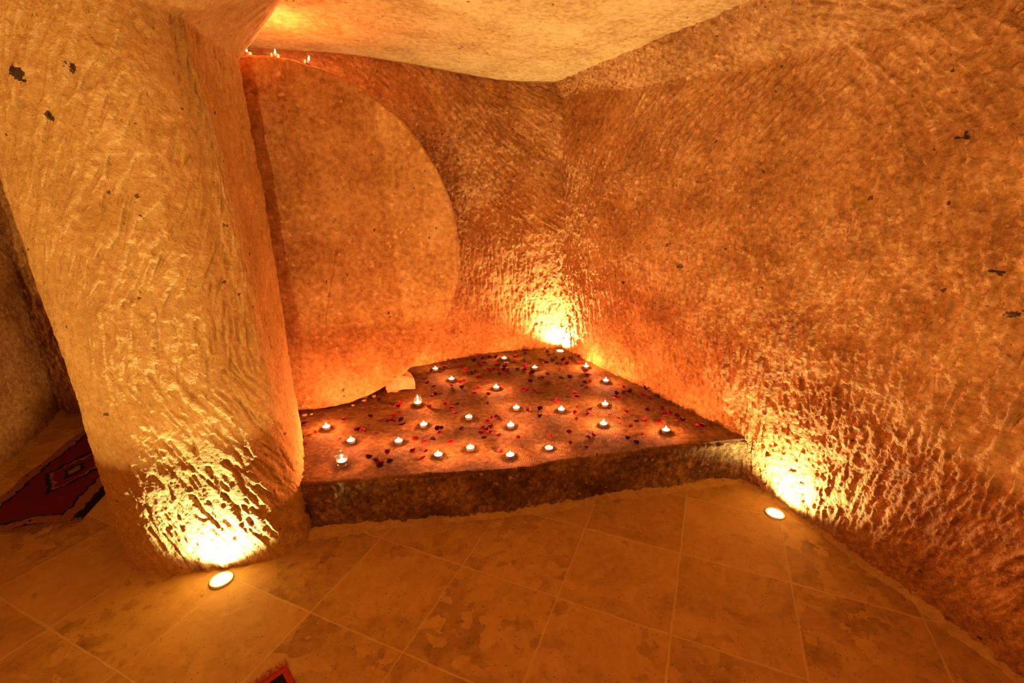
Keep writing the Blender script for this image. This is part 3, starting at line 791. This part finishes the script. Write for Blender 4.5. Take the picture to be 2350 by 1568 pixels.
# ------------------------------------------------------------------ rose petals
M['petal_dark'] = plain('petal_dark', (0.07, 0.008, 0.014), 0.8, spec=0.12, var=0.5, nscale=90)
M['petal_mid'] = plain('petal_crimson', (0.20, 0.012, 0.020), 0.75, spec=0.15, var=0.5, nscale=90)
M['petal_red'] = plain('petal_bright_red', (0.40, 0.014, 0.022), 0.7, spec=0.15, var=0.35, nscale=90)
M['leaf'] = plain('dried_leaf', (0.12, 0.075, 0.02), 0.6, var=0.4, nscale=90)
def petal_mesh(seed, curl, cup):
    r = random.Random(seed); nu, nv = 9, 7; V = []; F = []
    L = 1.0
    for i in range(nu):
        t = i / (nu - 1)
        w = 0.40 * math.sin(PI * min(1, t * 0.94 + 0.06)) ** 0.7 * (0.55 + 0.75 * t) + 0.03
        for j in range(nv):
            s = j / (nv - 1) * 2 - 1
            x = (t - 0.5) * L; y = w * s
            z = cup * (s * s) * w * 1.1 + curl * (2 * t - 1) ** 2 * 0.30 + 0.03 * math.sin(s * 4 + seed + t * 5) * (abs(s) + 0.3)
            V.append((x, y, z))
    zmin = min(v[2] for v in V)
    V = [(a, b, c - zmin) for a, b, c in V]
    n = len(V)
    V += [(a, b, c + 0.02) for a, b, c in V]
    for i in range(nu - 1):
        for j in range(nv - 1):
            a = i * nv + j; q = (a, a + nv, a + nv + 1, a + 1)
            F.append(q[::-1]); F.append(tuple(k + n for k in q))
    rim = [j for j in range(nv)] + [i * nv + nv - 1 for i in range(1, nu)] + [(nu - 1) * nv + j for j in range(nv - 2, -1, -1)] + [i * nv for i in range(nu - 2, 0, -1)]
    for k in range(len(rim)):
        a, b = rim[k], rim[(k + 1) % len(rim)]; F.append((a, b, b + n, a + n))
    return mesh_py('rose_petal', V, F)
PM = {}
for c, mk in (('d', 'petal_dark'), ('m', 'petal_mid'), ('r', 'petal_red'), ('s', 'petal_mid'), ('g', 'leaf')):
    PM[c] = []
    for k, (cu, cp_) in enumerate([(0.5, 0.9), (1.0, 0.4), (0.25, 0.5), (0.8, 1.2), (-0.6, 0.5), (1.3, 1.0)]):
        me = petal_mesh(k * 3 + 1, cu, cp_); me.materials.append(M[mk]); PM[c].append(me)
PET = """246,3455,r 99,3398,d 99,3340,d 270,3365,d 323,3346,m 280,3311,m 323,3269,g 337,3226,g 296,3209,d 201,3249,d 224,3240,m 203,3189,r 218,3154,r 248,3164,d 28,3295,m -226,3268,d -176,3281,d -129,3279,d -288,3230,d -422,3198,m 22,3230,m 10,3196,m 86,3221,d 124,3160,m 98,3111,m -379,3124,m -241,3163,m -205,3172,d -231,3113,m -105,3168,d -107,3129,m -48,3174,m -60,3103,d -62,3055,d -136,3061,m -163,3046,m -186,3027,m -152,2988,s -93,3040,m -87,2977,d -54,2988,r -31,2996,d -34,3044,m 42,3057,d 89,3046,m 82,2996,m 123,2954,m 144,2975,d -333,3044,r -305,2988,d -287,3003,d -256,3020,d -233,2964,r -237,2914,m -221,2919,m -22,2915,m -1,2873,s 241,2942,m 184,2879,m 201,2890,d 325,3025,m 329,2874,d 382,2886,d 386,3238,m 423,3258,m 420,3216,m 444,3265,s 505,3274,m 482,3147,r 513,3157,s 367,3203,d 326,3140,d 356,3142,m 379,3137,r 396,3147,d 503,2982,m 509,2891,d 469,2804,d 505,2798,r 447,2748,d 466,2700,m 350,2707,r 124,2827,d 236,2798,m -176,2828,m -344,2834,r -322,2850,r -326,2735,d -229,2727,r 71,2686,m 96,2681,m 139,2695,m -570,3030,m -479,3087,d -587,2888,m -563,2825,d -510,2775,d -396,2772,r -481,2647,d -449,2654,m -496,2613,m -486,2459,m -396,2499,r -329,2500,d -372,2431,m -351,2437,m -334,2387,m -242,2619,m -156,2628,m -159,2497,d 160,2645,m 383,2625,r 335,2576,m 389,2562,m 240,2531,m 267,2525,r 640,2613,d 616,2558,m 637,2548,r 694,2640,m 734,2656,d 713,2732,r 445,2420,d 162,2424,d 90,2415,m 374,2453,s 355,2371,r 414,2348,m 343,2307,m 144,2329,d -114,2319,r -86,2327,d -134,2289,r -61,2296,s -162,2213,r -140,2181,m -118,2214,m -171,2157,m -125,2169,r -146,2111,d -79,2119,m 24,2095,r -275,2206,d -402,2199,d -382,2203,d -382,2152,m -412,2094,d -446,2069,r -313,2063,r -504,2111,r -484,1979,m -433,1989,m -435,1924,m -64,1978,r 189,2113,r 296,2148,m 288,2053,m 356,2008,d 380,2098,d 415,2124,m 546,2345,s 584,2297,r 642,2372,r 631,2210,m 580,2078,d 850,2699,d 802,2600,m 836,2551,m 876,2571,d 777,2398,d 852,2409,m 880,2355,m 856,2323,m 915,2325,d 889,2266,r 917,2260,d 788,2256,r 797,2240,r 721,2291,r 716,2263,r 668,2258,d 665,2123,m 613,2044,d 981,2203,r 1002,2198,m 395,1935,s -1131,2267,d -1051,2191,r -1093,2123,m -1058,2063,m -951,2336,m -826,2236,r -806,2205,r -836,2211,d -810,2361,d -815,2583,d -674,2519,r -679,2479,m -654,2403,r -729,2311,m -680,2360,r -691,2305,m -664,2295,m -618,2313,d -605,2268,d -727,2171,s -505,2110,r -616,1976,m -695,1938,d -649,1911,d -629,1888,m -615,1865,d -577,1890,d"""
cname = {'d': 'dark wine-red', 'm': 'crimson', 'r': 'bright red', 's': 'small crimson', 'g': 'brownish dried'}
shp = ['cupped', 'upcurled', 'nearly flat', 'tightly cupped', 'humped', 'rolled']
sector = ['right of', 'back-right of', 'behind', 'back-left of', 'left of', 'front-left of', 'before', 'front-right of']
LM = REF + [(.372, 3.395, 'the corner floor light'), (-.73, 2.74, 'the chock stone'), (-.92, 1.8, 'the pillar'), (1.12, 2.1, 'the right front platform corner')]
pr_ = random.Random(5)
used = {}; todo = []
for ent in PET.split():
    xs_, ys_, c = ent.split(','); x = int(xs_) / 1000; y = int(ys_) / 1000
    k = pr_.randrange(6)
    size = {'d': .027, 'm': .027, 'r': .025, 's': .014, 'g': .026}[c] * pr_.uniform(1.1, 1.6)
    if c == 'g': nm, cat = 'dried_leaf', 'leaf'
    else: nm, cat = 'rose_petal', 'petal'
    x += 0
    # keep clear of the candle cups
    for (cx, cy, _) in REF:
        d = math.hypot(x - cx, y - cy); mn = 0.020 + size * 0.5 + (0.014 if 'glass' in _ and 'the tea' not in _ else 0)
        if d < mn and d > 1e-6: x = cx + (x - cx) / d * mn; y = cy + (y - cy) / d * mn
    o = bpy.data.objects.new(nm, PM[c][k]); COL.objects.link(o)
    o.scale = (size, size, size)
    o.rotation_euler = (pr_.uniform(-.25, .25), pr_.uniform(-.3, .3), pr_.uniform(0, 6.28))
    o.location = (x, y, plat_z(x, y, 0.008) + 0.0015)
    cand = sorted(LM, key=lambda q: math.hypot(x - q[0], y - q[1]))[0]
    ang = math.atan2(y - cand[1], x - cand[0]); dist = math.hypot(x - cand[0], y - cand[1])
    sc_ = sector[int(round(ang / (PI / 4))) % 8]
    todo.append((o, c, k, cat, nm, sc_, cand[2], dist))
groups = {}
for t in todo: groups.setdefault((t[1], t[5], t[6], t[4]), []).append(t)
ordw = ['nearest', 'second nearest', 'third nearest', 'fourth nearest', 'fifth nearest', 'sixth nearest', 'seventh nearest', 'eighth nearest', 'ninth nearest', 'tenth nearest', 'eleventh nearest', 'farthest']
for key, lst in groups.items():
    lst.sort(key=lambda t: t[7])
    for n_, (o, c, k, cat, nm, sc_, cn, dist) in enumerate(lst):
        base = ('brownish dried leaf' if nm == 'dried_leaf' else cname[c] + ' rose petal')
        pre = '' if len(lst) == 1 else (', ' + ordw[min(n_, 11)] + ' such')
        cn2 = cn
        tag(o, '%s %s %s%s' % (base, sc_, cn2, pre), cat, 'scattered dried leaves' if nm == 'dried_leaf' else 'scattered rose petals')

# ------------------------------------------------------------------ rugs
def rug_mat(name, w, l, red=(0.15, 0.010, 0.010), dark=(0.012, 0.008, 0.010), tan=(0.30, 0.11, 0.045), style=0):
    m, nt = new_mat(name)
    tc = N(nt, 'ShaderNodeTexCoord'); sx = N(nt, 'ShaderNodeSeparateXYZ')
    nz = N(nt, 'ShaderNodeTexNoise'); nz.inputs['Scale'].default_value = 30
    nt.links.new(tc.outputs['Object'], nz.inputs['Vector'])
    sc = N(nt, 'ShaderNodeVectorMath', operation='SCALE'); sc.inputs['Scale'].default_value = 0.05 if style == 0 else 0.002
    ad = N(nt, 'ShaderNodeVectorMath', operation='ADD')
    nt.links.new(nz.outputs['Color'], sc.inputs[0]); nt.links.new(tc.outputs['Object'], ad.inputs[0]); nt.links.new(sc.outputs[0], ad.inputs[1])
    nt.links.new(ad.outputs[0], sx.inputs[0])
    ax = math_(nt, 'SUBTRACT', w / 2, math_(nt, 'ABSOLUTE', sx.outputs[0]))
    ay = math_(nt, 'SUBTRACT', l / 2, math_(nt, 'ABSOLUTE', sx.outputs[1]))
    e = math_(nt, 'MINIMUM', ax, ay)
    er = math_(nt, 'DIVIDE', e, 0.2, clamp=True)
    if style == 0:
        border = ramp(nt, er, [(0.0, dark), (0.08, dark), (0.09, tan), (0.36, tan), (0.37, dark), (0.42, dark), (0.43, red), (1.0, red)])
        bn = nt.nodes[-1]; bn.color_ramp.interpolation = 'CONSTANT'
    else:
        border = ramp(nt, er, [(0.0, red), (0.09, dark), (0.22, red), (0.30, tan), (0.38, dark), (0.9, red)])
        bn = nt.nodes[-1]; bn.color_ramp.interpolation = 'CONSTANT'
    vo = N(nt, 'ShaderNodeTexVoronoi', feature='F1', distance='MANHATTAN'); vo.inputs['Scale'].default_value = 22; vo.inputs['Randomness'].default_value = 0.4
    nt.links.new(ad.outputs[0], vo.inputs['Vector'])
    motif = math_(nt, 'LESS_THAN', vo.outputs['Distance'], 0.34)
    if style == 0:
        c = mixc(nt, math_(nt, 'MULTIPLY', motif, math_(nt, 'LESS_THAN', e, 0.082)), border, tuple(x * 1.0 for x in dark))
        # central medallion
        md = math_(nt, 'ADD', math_(nt, 'ABSOLUTE', sx.outputs[0]), math_(nt, 'MULTIPLY', math_(nt, 'ABSOLUTE', math_(nt, 'ADD', sx.outputs[1], 0.12)), 0.6))
        ring = ramp(nt, math_(nt, 'DIVIDE', md, 0.16, clamp=True), [(0.0, tan), (0.2, dark), (0.34, red), (0.62, tan), (0.70, dark), (0.86, red)])
        nt.nodes[-1].color_ramp.interpolation = 'CONSTANT'
        c = mixc(nt, math_(nt, 'GREATER_THAN', e, 0.095), c, ring)
        m2 = math_(nt, 'MULTIPLY', math_(nt, 'LESS_THAN', vo.outputs['Distance'], 0.22), math_(nt, 'GREATER_THAN', e, 0.095))
        c = mixc(nt, math_(nt, 'MULTIPLY', m2, 0.7), c, tuple(x * 0.6 for x in tan))
        c = mixc(nt, math_(nt, 'MULTIPLY', noise(nt, tc.outputs['Object'], 60, 3, 0.6), 0.5), c, dark)
    else: c = border
    bs = N(nt, 'ShaderNodeBsdfPrincipled'); bs.inputs['Roughness'].default_value = 0.95; bs.inputs['Specular IOR Level'].default_value = 0.1
    nt.links.new(c, bs.inputs['Base Color'])
    bp = N(nt, 'ShaderNodeBump'); bp.inputs['Strength'].default_value = 0.5; bp.inputs['Distance'].default_value = 0.003
    nt.links.new(noise(nt, tc.outputs['Object'], 260, 3, 0.6), bp.inputs['Height']); nt.links.new(bp.outputs[0], bs.inputs['Normal'])
    out = N(nt, 'ShaderNodeOutputMaterial'); nt.links.new(bs.outputs[0], out.inputs[0])
    return m
def rug(name, cx, cy, rz, w, l, mat, label, fr_mat, fr_len, ends=(-1,), wave=0.006, seed=1):
    root = empty(name, (cx, cy, 0.0), rz); tag(root, label, 'rug')
    nu, nv = 70, 110
    us = np.linspace(-w / 2, w / 2, nu); vs = np.linspace(-l / 2, l / 2, nv)
    U, Vv = np.meshgrid(us, vs, indexing='ij')
    Z = 0.0055 + wave * np.clip(fbm(U + 3, Vv + 3, 0.16, seed, 2), 0, 2)
    top = np.stack([U, Vv, Z], 2).reshape(-1, 3); bot = np.stack([U, Vv, Z - 0.005], 2).reshape(-1, 3)
    g = grid_faces(nu, nv); n = nu * nv
    rimi = [i * nv for i in range(nu)] + [(nu - 1) * nv + j for j in range(1, nv)] + [i * nv + nv - 1 for i in range(nu - 2, -1, -1)] + [j for j in range(nv - 2, 0, -1)]
    sd = np.array([(rimi[k] + n, rimi[(k + 1) % len(rimi)] + n, rimi[(k + 1) % len(rimi)], rimi[k]) for k in range(len(rimi))])
    F = np.concatenate([g, g[:, ::-1] + n, sd])
    link('rug_field', mesh_np('rug_field', np.concatenate([top, bot]), F), mat, root)
    r = random.Random(seed)
    for s in ends:
        V = []; F = []
        nn = int(w / 0.0032)
        for k in range(nn):
            x = -w / 2 + (k + 0.5) * w / nn; a = r.uniform(-.35, .35); L = fr_len * r.uniform(0.75, 1.1)
            b = len(V); rad = 0.0013
            for t in range(5):
                q = t / 4; px = x + math.sin(a) * L * q + 0.002 * math.sin(q * 5 + k); py = s * (l / 2 - 0.002 + L * q * math.cos(a)); pz = 0.005 * (1 - q) + 0.0022 + r.uniform(0, .0015)
                rr = rad * (1 - 0.5 * q)
                for (dx, dz) in ((rr, 0), (0, rr), (-rr, 0), (0, -rr)): V.append((px + dx, py, pz + dz))
            for t in range(4):
                for d in range(4): F.append((b + t * 4 + d, b + t * 4 + (d + 1) % 4, b + (t + 1) * 4 + (d + 1) % 4, b + (t + 1) * 4 + d))
        o = link('fringe', mesh_py('fringe', V, F), fr_mat, root); o['kind'] = 'stuff'
M['fringe_red'] = plain('red_fringe_yarn', (0.42, 0.012, 0.012), 0.9, var=0.4, nscale=300)
M['fringe_tan'] = plain('tan_fringe_yarn', (0.34, 0.14, 0.06), 0.9, var=0.4, nscale=200)
# side-chamber rug: near end at y ~1.75, running back along the left wall
ryaw = math.atan2(0.18, 0.69)
c0 = Vector((-2.28, 1.765, 0)); ax_ = Vector((-math.sin(ryaw), math.cos(ryaw), 0)); L1 = 1.25; W1 = 0.50
cc = c0 + ax_ * (L1 / 2)
rug('patterned_rug', cc.x, cc.y, ryaw, W1, L1, rug_mat('kilim_side', W1, L1), 'dark red patterned rug with black border lying in the side chamber left of the pillar', M['fringe_tan'], 0.035, (-1, 1), 0.012, 3)
# near rug: only its far corner enters the frame
ex = Vector((0.72, 0.69, 0)).normalized(); ey = Vector((-.69, .72, 0)).normalized()
W2, L2 = 0.55, 0.9
corner = Vector((-.738, 1.097, 0)); cc2 = corner - ex * (W2 / 2) - ey * (L2 / 2)
rug('fringed_rug', cc2.x, cc2.y, math.atan2(ex.y, ex.x), W2, L2, rug_mat('kilim_near', W2, L2, red=(0.36, 0.035, 0.015), style=1), 'red fringed rug corner with black inner stripe at the bottom edge of the photo', M['fringe_red'], 0.032, (1,), 0.003, 9)

# world: closed cave, no sky
w = bpy.data.worlds.new('World'); SC.world = w; w.use_nodes = True
w.node_tree.nodes['Background'].inputs[0].default_value = (0, 0, 0, 1); w.node_tree.nodes['Background'].inputs[1].default_value = 0
